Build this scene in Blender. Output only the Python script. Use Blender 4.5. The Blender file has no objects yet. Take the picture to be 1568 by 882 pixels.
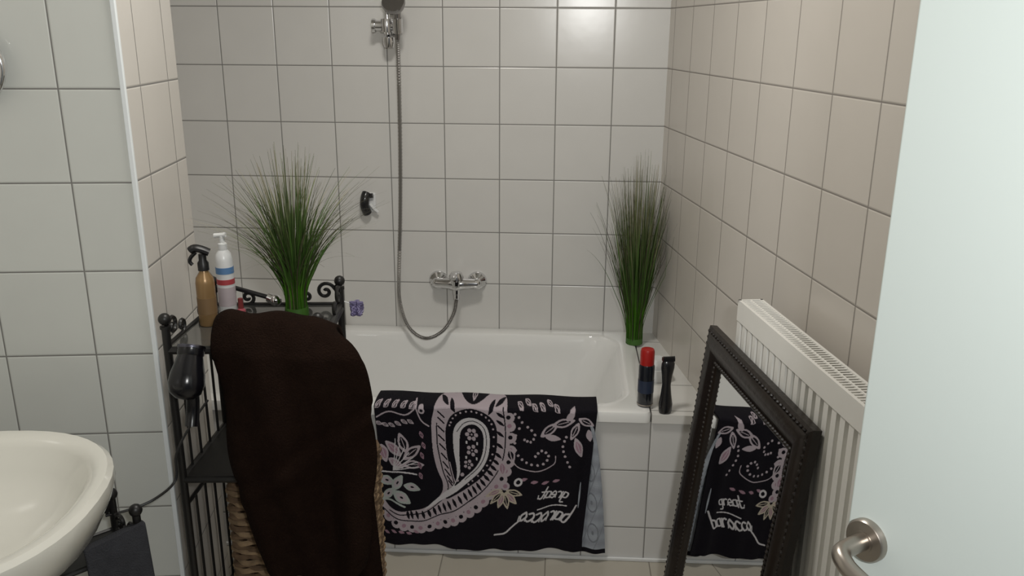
import bpy, bmesh, math, random
import numpy as np
from mathutils import Matrix, Vector, Quaternion
random.seed(7); np.random.seed(7)
scene = bpy.context.scene
scene.view_settings.view_transform = 'Standard'
pi = math.pi

# ------------------------------------------------------------ materials
def mat(name, col, rough=.5, metal=0., noise=None, bump=0., bscale=200., coat=0., spec=None, trans=0.):
    m = bpy.data.materials.new(name); m.use_nodes = True
    nt = m.node_tree; b = nt.nodes['Principled BSDF']
    b.inputs['Base Color'].default_value = col
    b.inputs['Roughness'].default_value = rough
    b.inputs['Metallic'].default_value = metal
    if coat: b.inputs['Coat Weight'].default_value = coat; b.inputs['Coat Roughness'].default_value = .08
    if spec is not None: b.inputs['Specular IOR Level'].default_value = spec
    if trans: b.inputs['Transmission Weight'].default_value = trans
    tc = nt.nodes.new('ShaderNodeTexCoord')
    n = nt.nodes.new('ShaderNodeTexNoise'); n.inputs['Scale'].default_value = noise[0] if noise else 12
    n.inputs['Detail'].default_value = 4
    nt.links.new(tc.outputs['Object'], n.inputs['Vector'])
    a = noise[1] if noise else .04
    mx = nt.nodes.new('ShaderNodeMix'); mx.data_type = 'RGBA'
    mx.inputs['A'].default_value = (col[0]*(1-a), col[1]*(1-a), col[2]*(1-a), 1)
    mx.inputs['B'].default_value = (min(1, col[0]*(1+a)), min(1, col[1]*(1+a)), min(1, col[2]*(1+a)), 1)
    nt.links.new(n.outputs['Fac'], mx.inputs['Factor'])
    nt.links.new(mx.outputs['Result'], b.inputs['Base Color'])
    if bump:
        n2 = nt.nodes.new('ShaderNodeTexNoise'); n2.inputs['Scale'].default_value = bscale; n2.inputs['Detail'].default_value = 3
        nt.links.new(tc.outputs['Object'], n2.inputs['Vector'])
        bp = nt.nodes.new('ShaderNodeBump'); bp.inputs['Strength'].default_value = bump; bp.inputs['Distance'].default_value = .004
        nt.links.new(n2.outputs['Fac'], bp.inputs['Height']); nt.links.new(bp.outputs['Normal'], b.inputs['Normal'])
    return m

def tile_mat(name, uax, vax, u0, v0, size=.2, tile=(.66,.64,.60), grout=(.20,.195,.185), gw=.0028, rough=.22, size_v=None, var=.02, mottling=.015):
    m = bpy.data.materials.new(name); m.use_nodes = True
    nt = m.node_tree; L = nt.links.new; N = nt.nodes.new
    b = nt.nodes['Principled BSDF']
    tc = N('ShaderNodeTexCoord'); sp = N('ShaderNodeSeparateXYZ'); L(tc.outputs['Object'], sp.inputs[0])
    def M(op, a, c=None, d=None):
        n = N('ShaderNodeMath'); n.operation = op
        for i, x in enumerate((a, c, d)):
            if x is None: continue
            if isinstance(x, (int, float)): n.inputs[i].default_value = x
            else: L(x, n.inputs[i])
        return n.outputs[0]
    sv = size_v or size
    def edge(ax, o, s):
        t = M('DIVIDE', M('SUBTRACT', sp.outputs[ax], o), s)
        fl = M('FLOOR', t); fr = M('SUBTRACT', t, fl)
        d = M('MULTIPLY', M('MINIMUM', fr, M('SUBTRACT', 1.0, fr)), s)
        return fl, d
    fu, du = edge(uax, u0, size); fv, dv = edge(vax, v0, sv)
    d = M('MINIMUM', du, dv)
    mr = N('ShaderNodeMapRange'); mr.interpolation_type = 'SMOOTHSTEP'
    L(d, mr.inputs['Value']); mr.inputs['From Min'].default_value = gw*.35; mr.inputs['From Max'].default_value = gw*.8
    cx = N('ShaderNodeCombineXYZ'); L(fu, cx.inputs[0]); L(fv, cx.inputs[1])
    wn = N('ShaderNodeTexWhiteNoise'); L(cx.outputs[0], wn.inputs['Vector'])
    ns = N('ShaderNodeTexNoise'); ns.inputs['Scale'].default_value = 9; L(tc.outputs['Object'], ns.inputs['Vector'])
    k = M('ADD', M('MULTIPLY', M('SUBTRACT', wn.outputs['Value'], .5), var*2), M('ADD', 1.0, M('MULTIPLY', M('SUBTRACT', ns.outputs['Fac'], .5), mottling*4)))
    vm = N('ShaderNodeVectorMath'); vm.operation = 'SCALE'; vm.inputs[0].default_value = tile; L(k, vm.inputs['Scale'])
    mx = N('ShaderNodeMix'); mx.data_type = 'RGBA'; mx.inputs['A'].default_value = (*grout, 1)
    L(mr.outputs[0], mx.inputs['Factor']); L(vm.outputs[0], mx.inputs['B'])
    L(mx.outputs['Result'], b.inputs['Base Color'])
    r = M('SUBTRACT', .8, M('MULTIPLY', mr.outputs[0], .8-rough)); L(r, b.inputs['Roughness'])
    mr2 = N('ShaderNodeMapRange'); mr2.interpolation_type = 'SMOOTHSTEP'; L(d, mr2.inputs['Value'])
    mr2.inputs['From Min'].default_value = gw*.3; mr2.inputs['From Max'].default_value = gw*1.6
    ns2 = N('ShaderNodeTexNoise'); ns2.inputs['Scale'].default_value = 14; L(tc.outputs['Object'], ns2.inputs['Vector'])
    h = M('ADD', mr2.outputs[0], M('MULTIPLY', ns2.outputs['Fac'], .25))
    bp = N('ShaderNodeBump'); bp.inputs['Strength'].default_value = .6; bp.inputs['Distance'].default_value = .0015
    L(h, bp.inputs['Height']); L(bp.outputs['Normal'], b.inputs['Normal'])
    return m

def attr_mat(name, rough=.8, bump=0, bscale=400, attr='Col', sheen=0):
    m = bpy.data.materials.new(name); m.use_nodes = True
    nt = m.node_tree; b = nt.nodes['Principled BSDF']
    a = nt.nodes.new('ShaderNodeAttribute'); a.attribute_name = attr
    nt.links.new(a.outputs['Color'], b.inputs['Base Color']); b.inputs['Roughness'].default_value = rough
    b.inputs['Specular IOR Level'].default_value = .2
    if sheen: b.inputs['Sheen Weight'].default_value = sheen
    if bump:
        tc = nt.nodes.new('ShaderNodeTexCoord')
        n2 = nt.nodes.new('ShaderNodeTexNoise'); n2.inputs['Scale'].default_value = bscale
        nt.links.new(tc.outputs['Object'], n2.inputs['Vector'])
        bp = nt.nodes.new('ShaderNodeBump'); bp.inputs['Strength'].default_value = bump; bp.inputs['Distance'].default_value = .003
        nt.links.new(n2.outputs['Fac'], bp.inputs['Height']); nt.links.new(bp.outputs['Normal'], b.inputs['Normal'])
    return m

CHROME = mat('chrome', (.72,.72,.73,1), .10, 1.)
STEEL = mat('brushed_steel', (.42,.38,.34,1), .33, 1.)
HOSE = mat('hose_steel', (.42,.41,.40,1), .3, 1.)
BLACKMETAL = mat('black_wrought_iron', (.008,.0075,.0075,1), .42, .0)
BLACKPL = mat('black_plastic', (.010,.010,.012,1), .25, 0, coat=.3)
WHITE_EN = mat('white_enamel', (.80,.80,.78,1), .10, 0, coat=.5, noise=(3,.01))
CERAMIC = mat('white_ceramic', (.68,.67,.61,1), .10, 0, coat=.6, noise=(3,.01))
RADW = mat('radiator_white', (.80,.79,.75,1), .35)
DOORW = mat('door_white_lacquer', (.62,.685,.665,1), .45, noise=(2,.015))
WHITEPL = mat('white_plastic', (.70,.71,.71,1), .3)

# ------------------------------------------------------------ mesh builder
def euler(rx=0, ry=0, rz=0): return Matrix.Rotation(rz,4,'Z') @ Matrix.Rotation(ry,4,'Y') @ Matrix.Rotation(rx,4,'X')
def T(x, y, z): return Matrix.Translation((x, y, z))

class MB:
    def __init__(s): s.v=[]; s.f=[]; s.m=[]; s.M=Matrix.Identity(4); s.mi=0
    def add(s, vs, fs, M=None):
        o=len(s.v); A = s.M @ M if M is not None else s.M
        s.v += [A @ Vector(p) for p in vs]
        s.f += [tuple(i+o for i in f) for f in fs]; s.m += [s.mi]*len(fs)
    def box(s, a, b, M=None):
        x0,y0,z0=a; x1,y1,z1=b
        vs=[(x0,y0,z0),(x1,y0,z0),(x1,y1,z0),(x0,y1,z0),(x0,y0,z1),(x1,y0,z1),(x1,y1,z1),(x0,y1,z1)]
        s.add(vs,[(0,3,2,1),(4,5,6,7),(0,1,5,4),(1,2,6,5),(2,3,7,6),(3,0,4,7)],M)
    def lathe(s, prof, n=24, M=None, sx=1, sy=1):
        vs=[]; fs=[]
        for r,z in prof:
            for i in range(n):
                a=2*pi*i/n; vs.append((r*math.cos(a)*sx, r*math.sin(a)*sy, z))
        k=len(prof)
        for j in range(k-1):
            for i in range(n):
                fs.append((j*n+i, j*n+(i+1)%n, (j+1)*n+(i+1)%n, (j+1)*n+i))
        fs.append(tuple(range(n-1,-1,-1))); fs.append(tuple((k-1)*n+i for i in range(n)))
        s.add(vs,fs,M)
    def sphere(s, c, r, n=12, sc=(1,1,1), M=None):
        m=max(4,n//2+1)
        prof=[(r*math.sin(pi*j/m) if 0<j<m else r*.02, -r*math.cos(pi*j/m)) for j in range(m+1)]
        A=T(*c)@Matrix.Diagonal((*sc,1))
        s.lathe(prof,n,(M@A) if M is not None else A)
    def tube(s, pts, r, n=8, closed=False, M=None, radii=None, flat=None):
        P=[Vector(p) for p in pts]; k=len(P)
        tang=[]
        for i in range(k):
            a=P[(i-1)%k] if (closed or i>0) else P[i]
            b=P[(i+1)%k] if (closed or i<k-1) else P[i]
            t=(b-a); tang.append(t.normalized() if t.length>1e-9 else Vector((0,0,1)))
        up=Vector((0,0,1)) if abs(tang[0].z)<.9 else Vector((1,0,0))
        nrm=(up-tang[0]*up.dot(tang[0])).normalized()
        vs=[];fs=[]
        for i in range(k):
            if i>0:
                nrm=(nrm-tang[i]*nrm.dot(tang[i]))
                nrm=nrm.normalized() if nrm.length>1e-6 else tang[i].orthogonal().normalized()
            bn=tang[i].cross(nrm)
            rr=radii[i] if radii else r
            for j in range(n):
                a=2*pi*j/n
                vs.append(P[i]+nrm*(math.cos(a)*rr*(flat or 1))+bn*(math.sin(a)*rr))
        for i in range(k if closed else k-1):
            for j in range(n):
                i2=(i+1)%k
                fs.append((i*n+j,i*n+(j+1)%n,i2*n+(j+1)%n,i2*n+j))
        if not closed:
            fs.append(tuple(range(n-1,-1,-1))); fs.append(tuple((k-1)*n+j for j in range(n)))
        s.add(vs,fs,M)
    def loops(s, loops, M=None, cap0=False, cap1=False):
        n=len(loops[0]); vs=[p for l in loops for p in l]; fs=[]
        for j in range(len(loops)-1):
            for i in range(n):
                fs.append((j*n+i,j*n+(i+1)%n,(j+1)*n+(i+1)%n,(j+1)*n+i))
        if cap0: fs.append(tuple(range(n-1,-1,-1)))
        if cap1: fs.append(tuple((len(loops)-1)*n+i for i in range(n)))
        s.add(vs,fs,M)
    def build(s, name, mats, parent=None, loc=None, rz=0, smooth=True, bevel=0, subsurf=0, rot=None):
        me=bpy.data.meshes.new(name); me.from_pydata([tuple(p) for p in s.v],[],s.f)
        if not isinstance(mats,(list,tuple)): mats=[mats]
        for m in mats: me.materials.append(m)
        me.polygons.foreach_set('material_index', s.m)
        bm=bmesh.new(); bm.from_mesh(me); bmesh.ops.recalc_face_normals(bm, faces=bm.faces); bm.to_mesh(me); bm.free()
        ob=bpy.data.objects.new(name,me); scene.collection.objects.link(ob)
        if smooth:
            me.polygons.foreach_set('use_smooth',[True]*len(me.polygons))
            try: me.set_sharp_from_angle(angle=math.radians(38))
            except Exception: pass
        if bevel:
            md=ob.modifiers.new('bevel','BEVEL'); md.width=bevel; md.segments=3; md.limit_method='ANGLE'; md.angle_limit=math.radians(40)
        if subsurf:
            md=ob.modifiers.new('sub','SUBSURF'); md.levels=subsurf; md.render_levels=subsurf
        if parent: ob.parent=parent
        if loc: ob.location=loc
        ob.rotation_euler=(0,0,rz) if rot is None else rot
        return ob

def empty(name, loc=(0,0,0), rz=0, rot=None):
    e=bpy.data.objects.new(name,None); e.empty_display_size=.05; scene.collection.objects.link(e)
    e.location=loc; e.rotation_euler=(0,0,rz) if rot is None else rot
    return e

def smooth_path(pts, k=8, closed=False):
    P=[Vector(p) for p in pts]; n=len(P); out=[]
    for i in range(n if closed else n-1):
        g=lambda j: P[j%n] if closed else P[min(max(j,0),n-1)]
        p0,p1,p2,p3=g(i-1),g(i),g(i+1),g(i+2)
        for q in range(k):
            t=q/k
            out.append(.5*((2*p1)+(p2-p0)*t+(2*p0-5*p1+4*p2-p3)*t*t+(3*p1-p0-3*p2+p3)*t**3))
    if not closed: out.append(P[-1])
    return out

# ------------------------------------------------------------ camera
PITCH=math.radians(16.8); YAW=math.radians(3.2); ROLL=math.radians(.36)
cam=bpy.data.cameras.new('camera'); cam.sensor_width=36; cam.lens=29.96; cam.clip_start=.02
co=bpy.data.objects.new('camera',cam); scene.collection.objects.link(co); scene.camera=co
co.matrix_world = T(0,0,1.62) @ Matrix.Rotation(YAW,4,'Z') @ Matrix.Rotation(pi/2-PITCH,4,'X') @ Matrix.Rotation(ROLL,4,'Z')

# ------------------------------------------------------------ room shell
def wall(name, p0, p1, z0, z1, u0, mt_kw={}, th=.06, m=None):
    dx,dy=p1[0]-p0[0],p1[1]-p0[1]; L=math.hypot(dx,dy); a=math.atan2(dy,dx)
    b=MB(); b.box((0, 0, z0),(L, th, z1))
    mt=m or tile_mat('tile_'+name,'X','Z',u0,1.497-2.0, **mt_kw)
    return b.build(name, mt, loc=(p0[0],p0[1],0), rz=a, smooth=False)
CEIL=2.5
AR=math.radians(-80.97)
ra=Vector((.157,-.9877,0)); rn=Vector((-.9877,-.157,0)); RC=Vector((.366,3.1,0))
wall('wall_back',(-1.45,3.1),(.44,3.1),0,CEIL,.028,dict(tile=(.65,.64,.615)))
re=RC+ra*3.05
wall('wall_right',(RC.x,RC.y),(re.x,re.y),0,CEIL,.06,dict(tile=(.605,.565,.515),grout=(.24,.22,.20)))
ed=Vector((.9914,.1305,0)); eb=Vector((-.1305,.9914,0)); PE=Vector((-.93,1.80,0))
pl=PE-ed*.46; pf_=PE-ed*.0015; ps_=PE+eb*.0015
wall('wall_left_pillar',(pl.x,pl.y),(pf_.x,pf_.y),0,CEIL,.46-.132,dict(tile=(.62,.635,.605)))
pb=PE+eb*.39
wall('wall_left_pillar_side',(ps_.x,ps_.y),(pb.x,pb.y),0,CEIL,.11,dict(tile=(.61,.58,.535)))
pq=pb-ed*.5
wall('wall_left_pillar_rear',(pb.x-.005,pb.y-.002),(pq.x,pq.y),0,CEIL,.1)
wall('wall_left_alcove',(-1.45,2.10),(-1.45,3.1),0,CEIL,.1)
LW0=Vector((-1.15,.13,0)); 
wall('wall_left',(LW0.x,LW0.y),(pl.x-.005,pl.y),0,CEIL,.1)
PAINT=mat('wall_paint',(.6,.58,.54,1),.8)
b=MB(); b.box((-1.2,.07,0),(-.38,.13,CEIL)); b.box((-.38,.07,2.06),(.9,.13,CEIL)); b.build('wall_front',PAINT,smooth=False)
b=MB(); b.box((-1.55,-.6,-.05),(1.0,3.16,0)); b.build('floor',tile_mat('tile_floor','X','Y',-.02,.12,size=.33,tile=(.42,.39,.33),grout=(.2,.18,.15),rough=.35),smooth=False)
b=MB(); b.box((-1.55,-.6,CEIL),(1.0,3.16,CEIL+.05)); b.build('ceiling',PAINT,smooth=False)
b=MB(); b.box((-.004,-.004,0),(.007,.006,CEIL-.002)); b.build('trim_1',mat('trim_white',(.80,.84,.86,1),.2),loc=(PE.x,PE.y,0),rz=math.atan2(ed.y,ed.x),smooth=False,bevel=.002)

# ------------------------------------------------------------ bath
def rrect(cx,cy,hx,hy,r,z,n=8):
    pts=[]
    for qx,qy,a0 in ((1,1,0),(-1,1,pi/2),(-1,-1,pi),(1,-1,3*pi/2)):
        for i in range(n+1):
            a=a0+pi/2*i/n
            pts.append((cx+qx*(hx-r)+r*math.cos(a), cy+qy*(hy-r)+r*math.sin(a), z))
    return pts
tub=empty('bathtub',(0,0,0))
b=MB()
ox,oy,hx,hy=-.56,2.729,.85,.367
L=[rrect(ox,oy,hx-.012,hy-.008,.02,.487),rrect(ox,oy,hx,hy,.02,.489),rrect(ox,oy,hx,hy,.022,.512),rrect(ox,oy,hx-.003,hy-.003,.022,.520),rrect(ox,oy,hx-.012,hy-.012,.022,.523),
   rrect(ox,oy,hx-.055,hy-.055,.10,.523),rrect(ox,oy,hx-.066,hy-.066,.11,.520),rrect(ox,oy,hx-.075,hy-.073,.115,.508),rrect(ox-.004,oy,hx-.088,hy-.08,.12,.47),
   rrect(ox-.02,oy,hx-.13,hy-.10,.13,.33),rrect(ox-.03,oy,hx-.19,hy-.12,.14,.20),rrect(ox-.03,oy,hx-.23,hy-.15,.13,.145),rrect(ox-.03,oy,hx-.29,hy-.2,.1,.128),rrect(ox-.03,oy,hx-.6,hy-.3,.03,.122)]
b.loops(L,cap1=True); b.build('tub_shell',WHITE_EN,parent=tub)
b=MB(); b.lathe([(.001,0),(.03,0),(.032,.003),(.028,.006),(.001,.007)],20,T(-.2,2.73,.124)); b.build('drain',CHROME,parent=tub)
b=MB(); b.box((-1.45,2.377,0),(.484,2.392,.486)); 
xw=lambda y:.366+.159*(3.1-y)
b.build('wall_bath_apron',tile_mat('tile_apron','X','Z',.092,.12,tile=(.63,.625,.61)),smooth=False)
b=MB(); b.box((-1.45,2.369,0),(.478,2.377,.012)); b.build('baseboard_bath',WHITEPL,smooth=False,bevel=.003)
b=MB(); y0,y1=2.367,3.1
b.loops([[(.293,y0,z),(xw(y0),y0,z),(xw(y1),y1,z),(.293,y1,z)] for z in (.487,.515)],cap0=True,cap1=True)
b.build('wall_bath_ledge',tile_mat('tile_ledge','X','Y',.48,2.60,tile=(.68,.67,.64)),smooth=False)
b=MB(); b.box((.300,2.43,0),(.36,3.09,.486)); b.build('wall_bath_end_support',PAINT,smooth=False)

# ------------------------------------------------------------ mixer, hose, shower
mx=empty('bath_mixer_tap',(-.379,3.1,.711))
b=MB(); RX=Matrix.Rotation(pi/2,4,'X')
for s in(-1,1):
    b.lathe([(.001,0),(.035,0),(.036,.006),(.032,.014),(.018,.020),(.014,.022),(.014,.05),(.001,.05)],24,T(s*.074,0,.0)@RX)
    b.sphere((s*.074,-.045,0),.020,14)
b.tube([(-.077,-.048,0),(-.03,-.052,0),(0,-.055,0),(.03,-.052,0),(.077,-.048,0)],.017,14,radii=[.017,.020,.027,.020,.017])
b.build('mixer_body',CHROME,parent=mx)
b=MB(); b.lathe([(.001,-.02),(.025,-.02),(.027,.0),(.027,.02),(.020,.034),(.001,.036)],20,T(0,-.055,.01))
b.tube(smooth_path([(0,-.055,.038),(0,-.075,.048),(0,-.12,.052),(0,-.15,.046)],5),.011,10,flat=.6,radii=None)
b.build('mixer_lever',CHROME,parent=mx)
b=MB(); b.lathe([(.001,0),(.011,0),(.011,.02),(.014,.022),(.014,.045),(.001,.046)],16,T(0,-.052,-.062)); b.build('hose_outlet',CHROME,parent=mx)
sh=empty('hand_shower',(-.595,3.1,0))
b=MB()
b.tube([(-.012,-.05,1.60),(-.012,-.05,2.22)],.010,14)
for z in (1.62,2.2):
    b.tube([(-.012,0,z),(-.012,-.05,z)],.011,12); b.lathe([(.001,0),(.024,0),(.024,.006),(.001,.008)],18,T(-.012,0,z)@RX)
b.lathe([(.001,-.028),(.016,-.026),(.021,-.01),(.021,.008),(.012,.016),(.001,.018)],16,T(-.008,-.055,1.588))
b.build('riser_rail',CHROME,parent=sh)
b=MB(); b.tube([(-.055,-.06,1.635),(.035,-.06,1.635)],.017,14); b.lathe([(.001,-.022),(.021,-.022),(.023,0),(.021,.022),(.001,.022)],16,T(-.012,-.06,1.635))
b.tube([(-.062,-.06,1.635),(-.052,-.06,1.635)],.023,14)
b.tube([(.028,-.075,1.612),(.03,-.09,1.66)],.018,14)
b.build('slider_holder',CHROME,parent=sh)
b=MB(); b.tube([(.026,-.072,1.59),(.03,-.085,1.66),(.03,-.10,1.74),(.03,-.11,1.80)],.012,12,radii=[.009,.013,.012,.014])
b.lathe([(.001,-.012),(.038,-.012),(.041,-.004),(.036,.012),(.018,.024),(.001,.026)],24,T(.024,-.115,1.705)@euler(rx=-2.2))
b.build('shower_handset',mat('chrome_dark',(.35,.34,.34,1),.2,1.),parent=sh)
hp=[(-.569,3.03,1.60),(-.573,3.05,1.45),(-.580,3.07,1.2),(-.590,3.08,.95),(-.600,3.07,.74),(-.592,3.03,.64),(-.555,2.99,.555),(-.49,2.97,.518),(-.425,2.98,.545),(-.388,3.02,.60),(-.379,3.045,.655)]
hp=smooth_path(hp,40); rad=[.0068+.0010*(1 if i%2 else -1) for i in range(len(hp))]
b=MB(); b.tube(hp,.007,8,radii=rad); b.build('shower_hose',HOSE,parent=sh).location=(.595,-3.1,0)
h=empty('razor_wall_holder',(-.705,3.1,1.006))
b=MB(); b.box((-.024,-.012,-.036),(.024,0,.036)); b.build('back_plate',WHITEPL,parent=h,bevel=.008)
b=MB(); b.tube(smooth_path([(-.008,-.02,.036),(-.012,-.030,.02),(-.014,-.032,-.01),(-.008,-.02,-.038)],4),.017,12); b.tube([(-.012,-.02,.024),(.016,-.02,.028)],.009,8); b.build('razor_grip',BLACKPL,parent=h)
b=MB(); b.tube([(.004,-.02,-.005),(.018,-.025,-.02),(.032,-.02,-.034)],.006,8); b.build('hook',WHITEPL,parent=h)

# ------------------------------------------------------------ radiator
rp=RC+ra*1.12
rad_e=empty('panel_radiator',(rp.x,rp.y,0),AR)
RL=.86
b=MB()
per=.0333; nr=int((RL-.04)/per)
pts=[(0,-.108),(.018,-.108)]
for i in range(nr):
    a=.02+i*per
    pts+=[(a,-.108),(a+.004,-.093),(a+.011,-.093),(a+.015,-.108),(a+per,-.108)]
pts+=[(RL,-.108)]
def strip(zz):
    vs=[];fs=[]
    for z in zz:
        for p in pts: vs.append((p[0],p[1],z))
    n=len(pts)
    for j in range(len(zz)-1):
        for i in range(n-1): fs.append((j*n+i,j*n+i+1,(j+1)*n+i+1,(j+1)*n+i))
    return vs,fs
vs,fs=strip([.22,.955]); b.add(vs,fs)
b.box((0,-.110,.955),(RL,-.092,1.0)); b.box((0,-.110,.18),(RL,-.092,.22))
b.box((0,-.1,.18),(.004,-.05,1.0)); b.box((RL-.004,-.1,.18),(RL,-.05,1.0)); b.box((0,-.054,.18),(RL,-.05,1.0))
b.build('front_panel',RADW,parent=rad_e)
b=MB(); b.box((0,-.110,1.0),(RL,-.103,1.006)); b.box((0,-.056,1.0),(RL,-.050,1.006))
b.box((0,-.110,1.0),(.006,-.05,1.006)); b.box((RL-.006,-.110,1.0),(RL,-.05,1.006))
k=.01
while k<RL-.01:
    b.box((k,-.103,.999),(k+.005,-.056,1.004)); k+=.0115
b.box((0,-.082,1.0),(RL,-.078,1.0055))
b.build('top_grille',RADW,parent=rad_e)
b=MB(); b.box((.1,-.05,.3),(.13,0,.9)); b.box((RL-.13,-.05,.3),(RL-.1,0,.9)); b.build('wall_bracket',RADW,parent=rad_e)

# ------------------------------------------------------------ mirror leaning on the radiator
MW,MH,FW=.605,.90,.085
tilt=math.atan(.093/.9)
mp=RC+ra*1.003+rn*.207
mir=empty('leaning_wall_mirror')
mir.matrix_world = T(mp.x,mp.y,.004) @ Matrix.Rotation(AR,4,'Z') @ Matrix.Rotation(-tilt,4,'X')
FRM=mat('dark_wood_frame',(.010,.006,.004,1),.36,.0,noise=(25,.4),bump=.3,bscale=60,coat=.0,spec=.45)
b=MB()
prof=[(0,.0),(0,.014),(.006,.018),(.012,.014),(.020,.016),(.034,.026),(.050,.030),(.064,.026),(.070,.020),(.078,.022),(.085,.018),(.085,0)]
loops=[]
for d,hh in prof:
    i=FW-d
    loops.append([(i,-hh,i),(MW-i,-hh,i),(MW-i,-hh,MH-i),(i,-hh,MH-i)])
b.loops(loops)
def ring(i,hh,step,r):
    cs=[(i,i),(MW-i,i),(MW-i,MH-i),(i,MH-i)]
    for a in range(4):
        p,q=cs[a],cs[(a+1)%4]; Ls=math.hypot(q[0]-p[0],q[1]-p[1]); n=int(Ls/step)
        for j in range(n): b.sphere((p[0]+(q[0]-p[0])*j/n,-hh,p[1]+(q[1]-p[1])*j/n),r,6)
ring(FW-.010,.016,.0125,.0052)
ring(FW-.074,.021,.016,.0048)
b.build('carved_frame',FRM,parent=mir)
b=MB(); b.box((FW-.01,-.008,FW-.01),(MW-FW+.01,-.004,MH-FW+.01)); b.build('mirror_glass',mat('mirror_silver',(.85,.86,.86,1),.01,1.,noise=(2,.0)),parent=mir,smooth=False)
b=MB(); b.box((.01,-.004,.01),(MW-.01,0,MH-.01)); b.build('backing_board',FRM,parent=mir,smooth=False)

# ------------------------------------------------------------ door
E=Vector((.354,.92,0)); dd=Vector((.5475,-.8367,0)).normalized()
door=empty('door_1',(E.x,E.y,0),math.atan2(dd.y,dd.x))
b=MB(); b.box((0,0,.008),(.76,.04,2.03)); b.build('door_leaf',DOORW,parent=door,bevel=.003)
b=MB(); b.box((-.004,.010,.008),(.0,.036,2.03)); b.build('edge_band',mat('door_edge_beige',(.40,.28,.18,1),.6),parent=door)
b=MB(); hz=1.051; hx_=.030
b.lathe([(.001,0),(.026,0),(.026,.006),(.024,.009),(.013,.010),(.013,.011),(.001,.012)],32,T(hx_,0,hz)@RX)
b.tube(smooth_path([(hx_,-.008,hz),(hx_,-.035,hz),(hx_+.003,-.050,hz),(hx_+.014,-.058,hz-.003),(hx_+.035,-.060,hz-.010),(hx_+.115,-.058,hz-.030)],6),.0105,16)
b.lathe([(.001,0),(.026,0),(.026,.006),(.024,.009),(.001,.010)],32,T(hx_,0,hz-.10)@RX)
b.build('lever_handle',STEEL,parent=door)
b=MB(); b.box((.755,.0,.3),(.77,.02,.4)); b.box((.755,.0,1.6),(.77,.02,1.7)); b.build('hinge',STEEL,parent=door)

# ------------------------------------------------------------ washbasin
wl=lambda y: LW0.x+(pl.x-LW0.x)*(y-LW0.y)/(pl.y-LW0.y)
sk=empty('washbasin',(wl(1.235),1.235,-.030),math.radians(7.5))
def oval(cx,rx,ry,z,n=48,flat=None,e=2.35):
    pts=[]
    for i in range(n):
        a=2*pi*i/n; c,s_=math.cos(a),math.sin(a)
        x=cx+rx*math.copysign(abs(c)**(2/e),c); y=ry*math.copysign(abs(s_)**(2/e),s_)
        if flat is not None: x=max(x,flat)
        pts.append((x,y,z))
    return pts
b=MB()
L=[oval(.17,.17,.16,.665,flat=.002),oval(.19,.22,.20,.70,flat=.002),oval(.21,.268,.255,.755,flat=.002),oval(.217,.283,.278,.80,flat=.002),oval(.218,.290,.290,.828,flat=.002),oval(.218,.288,.289,.842,flat=.002),
   oval(.218,.278,.281,.850,flat=.004),oval(.223,.260,.268,.850,flat=.03),oval(.243,.228,.250,.845,flat=.055),oval(.25,.210,.236,.833,flat=.065),oval(.25,.19,.215,.79),oval(.25,.15,.17,.745),oval(.25,.09,.10,.722),oval(.25,.02,.02,.718)]
b.loops(L,cap0=True,cap1=True); b.build('basin',CERAMIC,parent=sk)
b=MB(); b.lathe([(.001,0),(.022,0),(.022,.003),(.001,.004)],16,T(.25,0,.719)); b.lathe([(.001,0),(.024,0),(.02,.05),(.018,.10),(.001,.11)],16,T(.045,0,.85)); b.tube([(.045,0,.92),(.10,0,.935),(.15,0,.92)],.011,12); b.build('basin_tap',CHROME,parent=sk)

cm=empty('round_shaving_mirror',(PE.x-ed.x*.302,PE.y-ed.y*.302,1.545),math.atan2(ed.y,ed.x))
b=MB(); ringp=[(.078*math.cos(2*pi*i/48),-.03,.078*math.sin(2*pi*i/48)) for i in range(48)]
b.tube(ringp,.008,10,closed=True); b.tube([(0,0,0),(0,-.03,0)],.012,12)
b.build('chrome_rim',CHROME,parent=cm)
b=MB(); b.lathe([(.001,.024),(.075,.024),(.075,.032),(.001,.033)],40,RX); b.build('mirror_disc',CHROME,parent=cm)

# ------------------------------------------------------------ wrought iron rack
def spiral(c, ax, r0, turns, start, n=26, direction=1, r1=.003):
    out=[]
    for i in range(n+1):
        t=i/n; r=r0*(1-t)+r1*t; a=start+direction*turns*2*pi*t
        out.append((c[0]+ax[0]*r*math.cos(a), c[1]+ax[1]*r*math.cos(a), c[2]+r*math.sin(a)))
    return out
def scroll_crest(b, p, q, z, h=.05, r=.004):
    p=Vector(p); q=Vector(q); ax=(q-p).normalized(); Lr=(q-p).length; A=(ax.x,ax.y)
    for s,base,sg in ((0,p,1),(1,q,-1)):
        axs=(A[0]*sg,A[1]*sg)
        c=(base.x+axs[0]*h*.62, base.y+axs[1]*h*.62, z+h*.58)
        sp=spiral(c,axs,h*.42,1.35,pi*1.0,direction=-1)
        b.tube([(base.x,base.y,z+h*.95),(base.x+axs[0]*.01,base.y+axs[1]*.01,z+h*.8)]+sp,r,6)
        c2=(base.x+axs[0]*h*1.45, base.y+axs[1]*h*1.45, z+h*.32)
        b.tube(spiral(c2,axs,h*.30,1.2,-pi*.5,direction=1),r,6)
    b.tube([p+Vector((0,0,z)),q+Vector((0,0,z))],r*1.2,6)
C4=[Vector((-.873,1.75,0)),Vector((-.535,1.78,0)),Vector((-.562,2.08,0)),Vector((-.885,2.05,0))]
rk=empty('wrought_iron_shelf_rack',(0,0,0))
b=MB()
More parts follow.
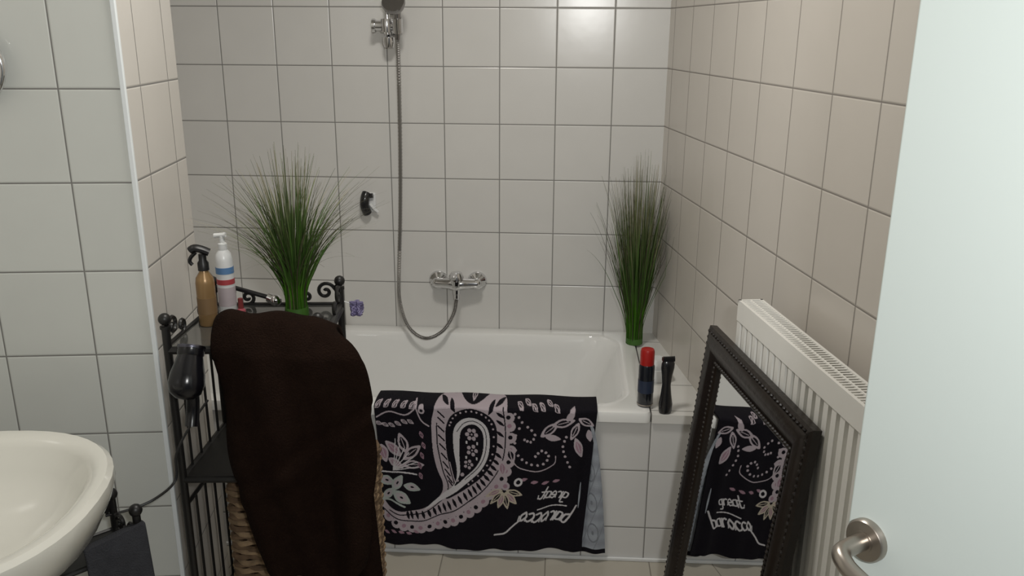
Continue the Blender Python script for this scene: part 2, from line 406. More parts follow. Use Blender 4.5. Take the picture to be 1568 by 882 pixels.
for i,c in enumerate(C4):
    b.tube([(c.x,c.y,0),(c.x,c.y,.985)],.0095,10)
    b.sphere((c.x,c.y,1.0),.014,14); b.lathe([(.001,-.006),(.012,-.006),(.012,0),(.001,0)],12,T(c.x,c.y,.984)); b.sphere((c.x,c.y,.01),.011,10)
b.build('corner_posts',BLACKMETAL,parent=rk)
b=MB()
for z in (.925,.60,.16):
    for i in range(4):
        p,q=C4[i],C4[(i+1)%4]; b.tube([(p.x,p.y,z),(q.x,q.y,z)],.009,8)
b.build('tier_rails',BLACKMETAL,parent=rk)
b=MB()
def tray(z):
    vs=[(c.x,c.y,z+dz) for dz in (0,.006) for c in C4]
    b.add(vs,[(3,2,1,0),(4,5,6,7),(0,1,5,4),(1,2,6,5),(2,3,7,6),(3,0,4,7)])
tray(.60); tray(.16)
b.build('tier_trays',mat('rack_tray',(.008,.0075,.007,1),.5,.0),parent=rk)
b=MB(); tray(.930); b.build('top_tray',mat('rack_glass_top',(.07,.07,.065,1),.12,.0,coat=.5),parent=rk)
b=MB()
for (i,j) in ((0,3),(1,2),(3,2)):
    p,q=C4[i],C4[j]
    scroll_crest(b,p,q,.937,.060,.0048)
    bays=((.16,.53),(.60,.86)) if i!=1 else ((.60,.86),)
    for z0,z1 in bays:
        b.tube([(p.x,p.y,z1),(q.x,q.y,z1)],.005,6)
        if (i,j)!=(3,2):
            for k in range(1,5):
                t=k/5; x_=p.x+(q.x-p.x)*t; y_=p.y+(q.y-p.y)*t
                b.tube([(x_,y_,z0),(x_,y_,z1)],.0036,6)
b.build('scroll_work',BLACKMETAL,parent=rk)

st=empty('small_iron_towel_stand',(0,0,0))
S4=[Vector((-.965,1.60,0)),Vector((-.88,1.54,0)),Vector((-1.05,1.36,0)),Vector((-1.14,1.42,0))]
b=MB()
for c in S4:
    b.tube([(c.x,c.y,0),(c.x,c.y,.635)],.0085,10); b.sphere((c.x,c.y,.645),.014,14); b.sphere((c.x,c.y,.01),.011,10)
for z in (.555,.3,.1):
    for i in range(4): p,q=S4[i],S4[(i+1)%4]; b.tube([(p.x,p.y,z),(q.x,q.y,z)],.006,8)
scroll_crest(b,S4[0],S4[3],.560,.07,.0048); scroll_crest(b,S4[0],S4[1],.560,.045,.004)
vs=[(c.x,c.y,.555+dz) for dz in (0,.006) for c in S4]; b.add(vs,[(3,2,1,0),(4,5,6,7),(0,1,5,4),(1,2,6,5),(2,3,7,6),(3,0,4,7)])
b.build('stand_frame',BLACKMETAL,parent=st)

def cloth(name, fn, nu, nv, m, parent=None, th=.005, sub=0):
    vs=[fn(i/nu,j/nv) for j in range(nv+1) for i in range(nu+1)]
    fs=[(j*(nu+1)+i,j*(nu+1)+i+1,(j+1)*(nu+1)+i+1,(j+1)*(nu+1)+i) for j in range(nv) for i in range(nu)]
    b=MB(); b.add(vs,fs); ob=b.build(name,m,parent=parent)
    md=ob.modifiers.new('solid','SOLIDIFY'); md.thickness=th; md.offset=0
    return ob
def lerp(a,b_,t): return a+(b_-a)*t
def interp(t, ts, xs): return float(np.interp(t,ts,xs))
GREY=mat('grey_terry',(.040,.041,.047,1),.9,0,noise=(40,.3),bump=.7,bscale=350,spec=.1)
def fg(u,v):
    p=S4[1].lerp(S4[2],u*.50-.04)
    out=Vector((.62,-.58,0)).normalized()
    if v<.12: off=-.012+.03*(v/.12); z=.610+.008*math.sin(pi*v/.24)
    else: off=.018+.06*(v-.12)+.010*math.sin(u*14)*(v-.1); z=.618-(v-.12)*.55
    q=p+out*off
    return (q.x,q.y,z-.015*u)
cloth('grey_hand_towel',fg,30,50,GREY)

# ------------------------------------------------------------ brown bath towel on rack
BROWN=mat('brown_terry',(.0125,.0066,.0045,1),.95,0,noise=(30,.35),bump=1.0,bscale=260,spec=.06)
bt=empty('brown_bath_towel',(0,0,0))
XL=([0,.05,.15,.4,.62,.8,1],[-.757,-.757,-.750,-.737,-.726,-.710,-.680])
XR=([0,.03,.085,.17,.26,.5,.8,1],[-.500,-.468,-.438,-.416,-.402,-.405,-.412,-.438])
dd_=np.linspace(0,1,101)
def softcurve(tab):
    v_=np.interp(dd_,*tab); kk=np.ones(7)/7; return np.convolve(np.pad(v_,3,'edge'),kk,'valid')
SXL,SXR=softcurve(XL),softcurve(XR)
def fb(u,v):
    if v<.2:
        t=v/.2; a=t*pi*.5
        z=1.010-.13*(1-math.sin(a)); y=1.735+.10*math.cos(a)
        d=0
    else:
        d=(v-.2)/.8; z=1.010-d*.612; y=1.735-.050*min(1,d*9)**.6-.01*d
    xl=interp(d,dd_,SXL); xr=interp(d,dd_,SXR)
    x=lerp(xl,xr,u)
    if d<.14:
        kk=(1-d/.14)
        z-= .012*max(0,(.10-u)/.10)**1.5+.030*max(0,(u-.80)/.20)**1.6*kk
        z+= (.006*math.sin(u*pi)+.004*math.sin(u*13+.6))*kk
    if d>.8: z+=.035*(d-.8)/.2*(abs(2*u-1)**4)
    g=min(1,.25+1.3*d)
    fold=.018*math.sin(u*8+1.2+d*1.6)*g+.010*math.sin(u*17-d*5)*g+.009*math.sin((u*5+d*7))+.007*math.exp(-((d-.30-.35*(1-u))/.03)**2)-.009*math.exp(-((d-.36-.35*(1-u))/.04)**2)
    ex=(2*abs(u-.5))**6
    y+=fold+ex*.03
    x+=.005*math.sin(d*15)*(2*u-1)
    z+= .006*math.sin(u*7)*d
    return (x,y,z)
cloth('towel_front_fall',fb,80,130,BROWN,bt,.014)
def fb2(u,v):
    z=.90-v*.74; x=lerp(interp(v,[0,1],[-.56,-.53]),interp(v,[0,.3,1],[-.465,-.427,-.400]),u)
    y=1.738+.014*math.sin(u*12+v*2)+.01*v
    return (x,y,z)
cloth('towel_rear_fall',fb2,24,60,BROWN,bt,.012)

# ------------------------------------------------------------ wicker basket
bk=empty('woven_laundry_basket',(0,0,0))
WA=mat('seagrass_light',(.24,.165,.095,1),.8,noise=(45,.75)); WB=mat('seagrass_dark',(.12,.075,.042,1),.8,noise=(45,.7))
bx0,bx1,by0,by1=-.798,-.462,1.800,2.03
b=MB(); rows=30
for r_ in range(rows):
    z=.185+r_*.0134
    lp=rrect((bx0+bx1)/2,(by0+by1)/2,(bx1-bx0)/2,(by1-by0)/2,.035,z,5)
    per_=[]; n=len(lp)
    for i in range(n):
        p=Vector(lp[i]); q=Vector(lp[(i+1)%n]); k=max(1,int((q-p).length/.009))
        for j in range(k): per_.append(p.lerp(q,j/k))
    c=Vector(((bx0+bx1)/2,(by0+by1)/2,z)); out=[]
    for i,p in enumerate(per_):
        dv=(p-c); dv.normalize(); s_=math.sin(i*1.25+r_*pi)
        out.append(p+dv*.004*s_+Vector((0,0,.0035*math.sin(i*.7+r_*2))))
    b.mi = 1 if r_%2==1 or r_>26 else 0
    b.tube(out,.0075,6,closed=True)
b.mi=0; b.box((bx0+.01,by0+.01,.170),(bx1-.01,by1-.01,.180))
b.build('basket_weave',[WA,WB],parent=bk)

# ------------------------------------------------------------ paisley towel on tub edge
PX0,PX1,PY0,PY1=578.,915.,597.,843.
NU,NE,NF,NB=540,28,390,60
YS=np.concatenate([np.linspace(PY0,613,NE,endpoint=False),np.linspace(613,PY1,NF+1)])
gx=np.linspace(PX0,PX1,NU+1)[None,:].repeat(len(YS),0); gy=YS[:,None].repeat(NU+1,1)
BG=np.array([.0055,.0045,.008]); LIL=np.array([.43,.37,.405]); WH=np.array([.58,.56,.58]); GRN=np.array([.38,.42,.40]); CRM=np.array([.46,.41,.33]); PNK=np.array([.32,.20,.25])
img=np.zeros((len(YS),NU+1,3))+BG
def inpoly(P):
    x=gx;y=gy; ins=np.zeros(x.shape,bool); n=len(P)
    for i in range(n):
        x0,y0=P[i];x1,y1=P[(i+1)%n]
        if y0==y1: continue
        c=((y0>y)!=(y1>y))&(x<(x1-x0)*(y-y0)/(y1-y0)+x0); ins^=c
    return ins
def sm2(P,k=6,closed=True): return [(p[0],p[1]) for p in smooth_path([(a,b_,0) for a,b_ in P],k,closed)]
def fill(P,c,smooth=True):
    P=sm2(P) if smooth else P; img[inpoly(P)]=c
def disc(cx,cy,r,c,ry=None,ang=0):
    ry=ry or r; ca,sa_=math.cos(ang),math.sin(ang)
    X=(gx-cx)*ca+(gy-cy)*sa_; Y=-(gx-cx)*sa_+(gy-cy)*ca
    img[(X/r)**2+(Y/ry)**2<1]=c
def stroke(P,w,c,smooth=True,closed=False):
    P=sm2(P,6,closed) if smooth else P
    if closed: P=P+[P[0]]
    for (x0,y0),(x1,y1) in zip(P[:-1],P[1:]):
        dx,dy=x1-x0,y1-y0; l2=dx*dx+dy*dy+1e-9
        t=np.clip(((gx-x0)*dx+(gy-y0)*dy)/l2,0,1)
        d=(gx-x0-t*dx)**2+(gy-y0-t*dy)**2
        img[d<(w/2)**2]=c
def leaf(cx,cy,L_,W_,ang,c,inner=None):
    ca,sa_=math.cos(ang),math.sin(ang)
    pts=[]
    for t,w in ((-1,0),(-.5,.8),(0,1),(.5,.7),(1,0),(.5,-.7),(0,-1),(-.5,-.8)):
        x=t*L_; y=w*W_; pts.append((cx+x*ca-y*sa_,cy+x*sa_+y*ca))
    fill(pts,c)
    if inner is not None:
        pts=[(cx+(p[0]-cx)*.62,cy+(p[1]-cy)*.62) for p in pts]; fill(pts,inner)
        stroke([(cx-L_*.45*ca,cy-L_*.45*sa_),(cx+L_*.45*ca,cy+L_*.45*sa_)],1.2,c,False)
outer=[(664,640),(665,680),(672,712),(682,735),(682,752),(670,768),(650,780),(622,786),(600,780),(584,764)]
outr=[(781,618),(785,650),(784,690),(775,718),(758,743),(738,764),(715,783),(690,796),(664,806),(636,808),(610,800),(586,782)]
body=[(667,622),(676,600),(700,590),(745,590),(774,598)]+outr+outer[::-1]
so=sm2(outr,4,False)
for i,p in enumerate(so):
    if i%2==0: disc(p[0]+2,p[1]+6,8.5,LIL)
fill(body,LIL)
for i,p in enumerate(so):
    if i%2==0: disc(p[0]+1,p[1]+5,3.4,PNK if i%4 else BG)
stroke([(p[0]-7,p[1]-6) for p in outr],1.8,BG)
stroke([(672,636),(672,672),(681,714),(692,742),(682,766),(655,786),(622,792),(600,786)],1.8,BG)
fill([(704,586),(712,604),(728,611),(744,604),(752,586)],BG)
for cx,cy,an in ((684,606,-.9),(697,612,-.5),(756,612,.5),(769,606,.9)):
    leaf(cx,cy,9,3,an+pi/2,BG)
leaf(728,600,8,4,pi/2,LIL,BG)
bp_=sm2([(677,622),(676,660),(683,705),(694,736)],6,False)
for p in bp_[::2]: stroke([(p[0]-2,p[1]-5),(p[0]+7,p[1]+5)],2.2,BG,False)
bp_=sm2([(770,620),(768,684),(752,720),(728,748),(696,772),(664,788),(630,792)],8,False)
for i,p in enumerate(bp_[::2]):
    leaf(p[0],p[1],8,2.4,.6+i*.03,BG)
fill([(687,640),(698,622),(724,614),(750,620),(764,640),(764,682),(751,710),(730,734),(706,752),(690,762),(690,748),(700,736),(694,716),(687,686),(685,660)],BG)
stroke([(692,700),(700,726),(708,742)],1.6,LIL)
for p in sm2([(692,640),(702,624),(726,618),(748,624),(759,642),(759,682),(746,708),(724,734)],3,False)[::1]: disc(p[0],p[1],1.5,LIL)
fill([(698,648),(710,632),(730,628),(747,636),(754,656),(752,686),(741,710),(722,732),(700,752),(676,770),(656,780),(686,752),(702,734),(704,712),(698,680)],WH)
stroke([(703,650),(714,637),(730,633),(744,640),(749,657),(747,684),(737,706),(718,727)],1.2,BG)
fill([(708,654),(716,642),(730,638),(741,645),(745,660),(743,684),(734,705),(718,723),(702,738),(709,718),(707,686)],BG)
def flower(cx,cy,r,c,n=6,dot=BG):
    for k in range(n):
        a=2*pi*k/n; disc(cx+r*math.cos(a),cy+r*math.sin(a),r*.46,c)
    disc(cx,cy,r*.42,dot); disc(cx,cy,r*.22,c)
flower(726,654,7,LIL); flower(727,679,6.5,LIL,5); flower(722,702,5.5,LIL,5); disc(713,719,3,LIL); disc(706,729,2,LIL)
for y in (666,668,690,692): disc(718,y,1.5,WH); disc(735,y,1.5,WH)
for cx,cy,L_,W_,an,inn in ((618,672,17,8,-1.9,BG),(632,686,19,8,-.75,BG),(602,682,17,8,-2.4,PNK),(634,706,18,7,-.1,BG),(606,706,14,7,.5,PNK),(586,690,16,8,1.3,PNK)):
    leaf(cx,cy,L_,W_,an,LIL,inn)
for k in range(7): stroke([(602,718),(606+k*7,666+k*7)],1.4,WH,False)
stroke([(580,720),(596,722),(614,720),(640,722)],2.5,WH)
for cx,cy,L_,W_,an in ((592,736,15,8,.3),(610,738,15,8,-1.1),(634,744,14,7,.2),(618,762,18,9,.6),(596,758,14,7,-.8)):
    leaf(cx,cy,L_,W_,an,GRN,LIL); disc(cx,cy,3,BG,1.5,an)
stroke([(580,772),(600,768),(624,778)],3,GRN)
for k in range(6): leaf(582+k*10,640+4*math.sin(k),6,3,.5,LIL,BG)
for k in range(5): leaf(648+3*math.sin(k*1.5),655+k*17,6,3,1.2,PNK,BG)
stroke([(580,630),(600,622),(625,626),(642,612)],2.2,LIL)
for k in range(5): leaf(584+k*13,612,6,3,-.6,LIL,BG)
for k in range(6): leaf(584+k*12,822+2*math.sin(k*2),5,2.4,.4,PNK,None)
for k in range(4): leaf(812+k*17,725+3*math.sin(k),6,2.6,-.3,PNK,None)
stroke([(640,606),(648,630),(660,640)],2.2,LIL); disc(650,616,5,LIL); disc(650,616,2.4,BG)
for k in range(6):
    a=pi*.10+k*pi*.16; cx,cy=782+17*math.cos(a),740+20*math.sin(a)
    leaf(cx,cy,14,5.5,a,CRM,PNK if k%2 else BG)
disc(783,735,7,LIL); disc(783,735,3.5,PNK); disc(803,729,7,WH); disc(803,729,3.5,BG)
leaf(776,706,14,7,1.4,LIL,PNK); leaf(788,684,13,7,1.2,LIL,BG)
for path in ([(792,618),(803,632),(794,652),(795,676),(806,692),(822,700),(840,697),(847,684),(836,676),(827,686)],[(872,652),(868,668),(873,684),(882,700)],[(812,640),(824,652),(818,664),(808,660)]):
    pp=sm2(path,4,False)
    for p in pp[::2]: disc(p[0],p[1],2.1,LIL)
stroke([(783,662),(790,690),(804,706),(830,710),(856,698),(858,684)],1.6,LIL)
for cx,cy,L_,W_,an,inn in ((846,642,18,7,-.75,BG),(866,630,18,7,-.35,BG),(852,655,12,5,.1,None),(884,642,15,6,1.9,BG),(892,668,17,6,1.2,PNK),(900,628,14,6,.5,BG),(907,650,10,5,1.3,None),(876,618,10,5,-1,None)):
    leaf(cx,cy,L_,W_,an,LIL,inn)
for k in range(6): leaf(800+k*11,610-3*math.sin(k*2),6,3,.6,LIL,BG)
def word(s,x,y,w,h,sl,wd):
    G={'o':[[(.5,0),(.1,.5),(.5,1),(.9,.5),(.5,0)]],'c':[[(.95,.15),(.5,0),(.1,.5),(.5,1),(.95,.85)]],'e':[[(.1,.55),(.9,.5),(.6,0),(.15,.4),(.4,1),(.95,.85)]],'r':[[(.2,1),(.2,0)],[(.2,.4),(.6,0),(.95,.1)]],
       't':[[(.4,-.7),(.4,.9),(.9,.9)],[(.05,0),(.9,0)]],'b':[[(.2,-.8),(.15,1),(.8,.9),(.8,.2),(.2,.1)]],'a':[[(.85,0),(.2,.15),(.15,.85),(.8,.8),(.85,0),(.95,1)]],'g':[[(.85,0),(.2,.15),(.15,.8),(.8,.75),(.85,0),(.8,1.5),(.2,1.6)]]}
    for i,ch in enumerate(s):
        for st_ in G[ch]:
            stroke([(x-(i*w*1.02+p[0]*w)+(1-p[1])*sl*h, y+p[1]*h) for p in st_],wd,WH)
        stroke([(x-(i*w*1.02+.95*w),y+h),(x-(i*w*1.02+1.15*w)+sl*h*.5,y+h*.5)],wd*.6,WH,False)
word('great',882,743,9.0,11,.5,2.3)
word('barocco',886,778,11.0,15,.55,3.0)
stroke([(812,792),(800,802),(788,814),(772,819)],2.6,WH)
stroke([(884,766),(858,768),(838,772)],2,WH)
rows=[]
us=np.linspace(0,1,NU+1)
for j in range(NB):
    s=j/NB; y=np.full(NU+1,2.470-.014*s); z=np.full(NU+1,.40+.118*s)+.006*np.sin(us*26+1)
    x=-.550+us*(.128+.550)
    rows.append((x,y,z,np.zeros((NU+1,3))+BG))
for j in range(NE):
    s=j/NE
    y=np.full(NU+1,2.456-(2.456-2.352)*s)+.004*np.sin(us*30)*math.sin(pi*s); z=np.full(NU+1,.5275+.004*math.sin(pi*s))+.002*np.sin(us*19)
    x=-.550+us*(.128+.550)
    rows.append((x,y,z,img[j]))
topz=.524
for j in range(NF+1):
    v=j/NF
    z=topz-(topz-.045)*v+.003*np.sin(us*19)*(1-v)+.007*np.sin(us*8+.5)*v
    y=2.350-.004*v+(.007*np.sin(us*21+v*2)+.004*np.sin(us*47))*min(1,.3+v)*.9
    y=y-.010*np.exp(-((us-.93)/.03)**2)*min(1,v*3)
    xr=.128-.034*min(1,v*1.1); xl=-.550+.008*math.sin(v*5)
    x=xl+us*(xr-xl)
    rows.append((x,y,z,img[NE+j]))
R=len(rows); V=np.zeros((R,NU+1,3)); C=np.ones((R,NU+1,4))
for j,(x,y,z,c) in enumerate(rows): V[j,:,0]=x;V[j,:,1]=y;V[j,:,2]=z;C[j,:,:3]=c
def grid_mesh(name,V,C,m,parent):
    R,S=V.shape[:2]; idx=np.arange(R*S).reshape(R,S)
    q=np.stack([idx[:-1,:-1],idx[:-1,1:],idx[1:,1:],idx[1:,:-1]],-1).reshape(-1,4)
    me=bpy.data.meshes.new(name); me.vertices.add(R*S); me.vertices.foreach_set('co',V.reshape(-1))
    me.loops.add(q.size); me.loops.foreach_set('vertex_index',q.reshape(-1)); me.polygons.add(len(q))
    me.polygons.foreach_set('loop_start',np.arange(0,q.size,4)); me.polygons.foreach_set('loop_total',np.full(len(q),4))
    me.update(calc_edges=True); me.validate()
    at=me.color_attributes.new('Col','FLOAT_COLOR','POINT'); at.data.foreach_set('color',C.reshape(-1))
    me.polygons.foreach_set('use_smooth',[True]*len(q)); me.materials.append(m)
    ob=bpy.data.objects.new(name,me); scene.collection.objects.link(ob); ob.parent=parent; return ob
pt=empty('paisley_beach_towel',(0,0,0))
TW=attr_mat('printed_terry',.95,.7,450)
o=grid_mesh('printed_face',V,C,TW,pt)
md=o.modifiers.new('s','SOLIDIFY'); md.thickness=.004; md.offset=0
n1,n2=90,260
V2=np.zeros((n2+1,n1+1,3)); C2=np.ones((n2+1,n1+1,4)); base=np.array([.35,.38,.43])
for j in range(n2+1):
    v=j/n2
    for i in range(n1+1):
        u=i/n1; z=.485-v*.443; xr=.114+.055*v**.6
        V2[j,i]=(.045+(xr-.045)*u, 2.3555+.005*math.sin(u*11+v*3), z-.006*u)
        c=base*(.9+.1*math.sin(v*60))
        U=(u-.7)/.22
        k=(v*4.2)%1-.5
        rr=math.hypot(U*.55,k*1.1)
        if .30<rr<.36 or rr<.08: c=base*.55
        if abs(math.sin(u*9+v*13))<.09: c=base*.6
        if v>.965: c=BG
        C2[j,i,:3]=c
o=grid_mesh('reverse_fold',V2,C2,TW,pt); md=o.modifiers.new('s','SOLIDIFY'); md.thickness=.003

# ------------------------------------------------------------ grass plants
def grass(name, loc, H, blades, spread, strays, seed, base_r=.028, fan=1.0, clampf=None, core=.5, pw=1.9, sdroop=(.1,.4), smax=1.9):
    rnd=random.Random(seed); e=empty(name,loc); vs=[];fs=[];cs=[]
    def blade(ang, r0, L, sp, droop, w, stray):
        nseg=14; wob=rnd.uniform(-.35,.35); ph=rnd.uniform(0,6)
        o=len(vs); cd,sd=math.cos(ang),math.sin(ang); tone=rnd.uniform(.5,1.4)
        tan=rnd.random()<.5; tipst=rnd.uniform(.4,.8)
        for k in range(nseg+1):
            t=k/nseg
            rr=r0*(1-.22*math.sin(pi*min(1,t*2.4)))+sp*t**pw
            z=L*t-droop*t**3
            x=cd*rr- sd*wob*sp*t*t; y=sd*rr+cd*wob*sp*t*t
            if clampf: x,y=clampf(x,y)
            ww=w*(1-t**3)*(.6+.4*math.sin(pi*min(1,t+.2)))+.0003
            px,py=-math.sin(ph),math.cos(ph)
            vs.append((x-px*ww,y-py*ww,z)); vs.append((x+px*ww,y+py*ww,z))
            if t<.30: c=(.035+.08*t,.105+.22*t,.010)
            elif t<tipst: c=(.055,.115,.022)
            else:
                q=(t-tipst)/(1-tipst); g=(.27,.235,.155) if tan else (.12,.14,.065)
                c=tuple(lerp(a_,b_,q) for a_,b_ in zip((.055,.115,.022),g))
            if stray: c=(.065,.06,.035)
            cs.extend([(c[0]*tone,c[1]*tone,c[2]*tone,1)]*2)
        for k in range(nseg):
            a=o+2*k; fs.append((a,a+1,a+3,a+2))
    for i in range(blades):
        q=rnd.random(); L=H*rnd.uniform(.62,1.0)*(1-.16*q*fan)
        blade(rnd.uniform(0,2*pi), base_r*math.sqrt(rnd.random()), L, spread*q**core, spread*.40*q*q*rnd.random(), rnd.uniform(.0010,.0019), False)
    for i in range(strays):
        L=H*rnd.uniform(.62,.98)
        blade(rnd.uniform(0,2*pi), base_r*rnd.random(), L, spread*rnd.uniform(1.0,smax), L*rnd.uniform(*sdroop), rnd.choice((.0007,.0011)), rnd.random()<.6)
    me=bpy.data.meshes.new('blades'); me.from_pydata(vs,[],fs)
    at=me.color_attributes.new('Col','FLOAT_COLOR','POINT'); at.data.foreach_set('color',[c for q in cs for c in q])
    me.materials.append(GM); ob=bpy.data.objects.new('blades',me); scene.collection.objects.link(ob); ob.parent=e
    b=MB(); b.lathe([(.001,0),(base_r*1.0,0),(base_r*1.02,.01),(base_r*.98,.022),(.001,.023)],20); b.build('stem_base',mat('grass_base_green',(.04,.12,.012,1),.5),parent=e)
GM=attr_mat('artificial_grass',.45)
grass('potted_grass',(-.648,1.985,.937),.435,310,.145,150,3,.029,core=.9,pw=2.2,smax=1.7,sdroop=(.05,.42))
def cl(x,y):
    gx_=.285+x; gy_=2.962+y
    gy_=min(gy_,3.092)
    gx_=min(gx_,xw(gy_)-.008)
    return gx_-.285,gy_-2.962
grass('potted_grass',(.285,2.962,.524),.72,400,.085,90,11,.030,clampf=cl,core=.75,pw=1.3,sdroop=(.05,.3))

# ------------------------------------------------------------ bottles on rack
def bottle(name, loc, parts, rz=0):
    e=empty(name,loc,rz)
    for pn,mt,fn in parts:
        b=MB(); fn(b); b.build(pn,mt,parent=e)
    return e
GOLD=mat('gold_bottle',(.29,.18,.08,1),.3,.3)
def sb(b): b.lathe([(.001,0),(.020,0),(.022,.004),(.022,.105),(.020,.118),(.011,.132),(.010,.140),(.001,.141)],24)
def st_(b):
    b.lathe([(.001,.136),(.013,.136),(.013,.154),(.009,.160),(.009,.175),(.001,.175)],16)
    b.tube(smooth_path([(.016,0,.178),(0,0,.186),(-.016,0,.190),(-.026,0,.184)],4),.012,10,flat=.8)
    b.tube(smooth_path([(-.014,0,.180),(-.026,0,.168),(-.029,0,.158),(-.024,0,.150)],4),.0045,8)
def lab(r,z0,z1):
    return lambda b: b.lathe([(r,z0),(r+.0006,z0),(r+.0006,z1),(r,z1)],24)
bottle('gold_spray_bottle',(-.838,1.900,.937),[('bottle_body',GOLD,sb),('trigger_head',mat('trigger_black',(.006,.006,.007,1),.4),st_),('label',mat('label_brown',(.18,.11,.05,1),.5),lab(.022,.03,.07))],.3)
def wb(b): b.lathe([(.001,0),(.019,0),(.021,.004),(.021,.145),(.018,.160),(.009,.172),(.001,.173)],24)
def wc(b): b.lathe([(.001,.170),(.011,.170),(.011,.185),(.007,.188),(.006,.205),(.001,.205)],16); b.tube([(.010,0,.207),(-.018,0,.204)],.006,10)
bottle('white_pump_bottle',(-.814,1.965,.937),[('bottle_body',WHITEPL,wb),('pump_cap',WHITEPL,wc),('red_label',mat('label_red',(.40,.05,.06,1),.5),lab(.021,.085,.098)),('blue_label',mat('label_blue',(.10,.22,.42,1),.5),lab(.021,.112,.128)),('text_label',mat('label_text',(.46,.40,.42,1),.5,noise=(30,.2)),lab(.021,.03,.078))])
def nb(b): b.lathe([(.001,0),(.010,0),(.011,.003),(.011,.028),(.006,.034),(.001,.034)],16)
def nc(b): b.lathe([(.001,.032),(.007,.032),(.006,.058),(.001,.059)],12)
bottle('nail_polish_bottle',(-.768,1.93,.937),[('glass',mat('polish_pink',(.35,.08,.10,1),.1),nb),('cap',mat('cap_red',(.18,.03,.03,1),.3),nc)])
ci=empty('curling_iron',(0,0,0))
b=MB(); b.tube([(-.84,2.02,1.00),(-.725,2.005,.975)],.006,10); b.build('barrel',BLACKPL,parent=ci)
b=MB(); b.tube([(-.725,2.005,.975),(-.70,2.0,.968)],.012,14); b.sphere((-.705,2.0,.969),.015,12); b.build('chrome_tip',CHROME,parent=ci)
pf=empty('purple_bath_pouf',(-.522,2.085,.925))
b=MB()
for k in range(7):
    a=k*.9; pts_=[((.010+.008*math.sin(5*t+k))*math.cos(t),(.010+.008*math.sin(5*t+k))*math.sin(t)*math.cos(a),.016*math.sin(t+a)) for t in [2*pi*i/30 for i in range(30)]]
    b.tube(pts_,.003,5,closed=True)
b.build('mesh_ruffles',mat('pouf_purple',(.16,.14,.26,1),.4),parent=pf)
b=MB(); b.tube([(-.038,.0,.02),(-.01,0,.01)],.0015,6); b.build('hanging_loop',WHITEPL,parent=pf)

# ------------------------------------------------------------ hair dryer
hd=empty('hair_dryer',(-.805,1.69,.895),rot=(math.radians(-28),math.radians(8),.2))
GL=mat('dryer_black',(.005,.005,.007,1),.22,0)
b=MB(); b.lathe([(.001,-.056),(.018,-.054),(.033,-.042),(.039,-.022),(.037,.0),(.031,.024),(.027,.040),(.029,.043),(.029,.062),(.023,.064),(.021,.045),(.001,.040)],30); b.build('barrel',GL,parent=hd)
b=MB(); b.lathe([(.0295,.056),(.0302,.058),(.0302,.061),(.0295,.063)],30); b.build('trim_ring',mat('dryer_ring',(.12,.12,.15,1),.3,1.),parent=hd)
b=MB(); b.tube(smooth_path([(0,.02,-.01),(.005,.05,-.03),(.008,.075,-.07),(.010,.08,-.11)],5),.015,14); b.build('handle',GL,parent=hd)
bpy.context.view_layer.update()
b=MB(); b.tube(smooth_path([(-.80,1.765,.80),(-.84,1.74,.74),(-.868,1.72,.68),(-.872,1.71,.62),(-.90,1.66,.60),(-.94,1.62,.595),(-.975,1.585,.60)],8),.003,6); o=b.build('power_cord',BLACKPL,parent=hd); o.matrix_parent_inverse=hd.matrix_world.inverted()
b=MB(); b.tube(smooth_path([(-.80,1.756,.93),(-.80,1.72,.945),(-.80,1.70,.955),(-.803,1.69,.94)],5),.003,6); o=b.build('hanging_hook',BLACKMETAL,parent=hd); o.matrix_parent_inverse=hd.matrix_world.inverted()

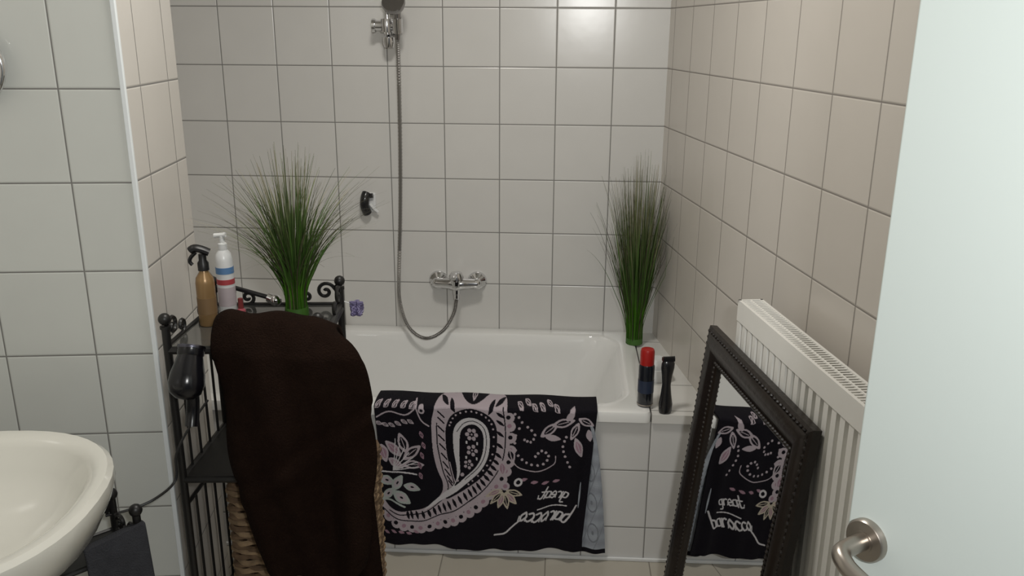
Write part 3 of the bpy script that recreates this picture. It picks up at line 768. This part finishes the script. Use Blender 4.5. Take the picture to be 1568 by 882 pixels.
# ------------------------------------------------------------ items on the bath ledge
def can(b): b.lathe([(.001,0),(.022,0),(.024,.003),(.024,.128),(.021,.135),(.001,.136)],28)
def cap(b): b.lathe([(.001,.132),(.0215,.132),(.0215,.175),(.019,.182),(.001,.184)],28)
bottle('hairspray_can',(.275,2.42,.524),[('can_body',mat('can_black',(.010,.012,.018,1),.2,.2,coat=.3),can),('red_cap',mat('cap_bright_red',(.36,.012,.010,1),.35),cap),('silver_band',STEEL,lab(.024,.004,.008)),('label_lines',mat('can_blue',(.02,.03,.06,1),.4),lab(.024,.045,.085))])
e=empty('hair_trimmer',(.333,2.385,.516),.2)
b=MB(); Ls=[]
for z,w,d,yo in ((0,.018,.014,0),(.006,.020,.016,0),(.03,.021,.017,0),(.06,.016,.015,.002),(.09,.013,.013,.003),(.12,.016,.013,.002),(.145,.020,.014,0),(.160,.020,.012,-.002),(.168,.017,.008,-.002)):
    Ls.append([(w*math.cos(2*pi*i/24),yo+d*math.sin(2*pi*i/24),z) for i in range(24)])
b.loops(Ls,cap0=True,cap1=True); b.build('grip_body',BLACKPL,parent=e)
b=MB(); b.box((-.018,-.010,.168),(.018,.006,.178))
for k in range(9): b.box((-.017+k*.004,-.010,.178),(-.015+k*.004,-.004,.184))
b.build('comb_head',BLACKPL,parent=e)
e=empty('white_soap_dish',(.338,2.655,.516),.1)
b=MB(); b.loops([rrect(0,0,.030,.045,.02,0,6),rrect(0,0,.038,.052,.024,.012,6),rrect(0,0,.040,.054,.025,.045,6),rrect(0,0,.035,.049,.022,.045,6),rrect(0,0,.030,.042,.02,.012,6)],cap0=True,cap1=True); b.build('dish',WHITEPL,parent=e)
b=MB(); b.loops([rrect(0,0,.020,.030,.014,.013,6),rrect(0,0,.024,.034,.016,.022,6),rrect(0,0,.024,.034,.016,.056,6),rrect(0,0,.016,.026,.012,.070,6)],cap0=True,cap1=True); b.build('soap_bar',WHITEPL,parent=e)

# ------------------------------------------------------------ lights
def area(name,loc,size,power,col,target=None,shape='DISK'):
    l=bpy.data.lights.new(name,'AREA'); l.energy=power; l.size=size; l.color=col; l.shape=shape
    o=bpy.data.objects.new(name,l); scene.collection.objects.link(o); o.location=loc
    d=(Vector(target)-Vector(loc)) if target else Vector((0,0,-1))
    o.rotation_euler=d.to_track_quat('-Z','Y').to_euler(); return o
area('ceiling_lamp_light',(-.30,1.75,2.46),.30,14.5,(1,.965,.90))
area('camera_flash_light',(.17,-.14,1.80),.10,15,(1,1,.98),(-.1,3.1,1.1))  # flash-like light added just behind the camera, standing in for a phone flash
w=bpy.data.worlds.new('world'); scene.world=w; w.use_nodes=True
w.node_tree.nodes['Background'].inputs[0].default_value=(.8,.85,.9,1); w.node_tree.nodes['Background'].inputs[1].default_value=.10
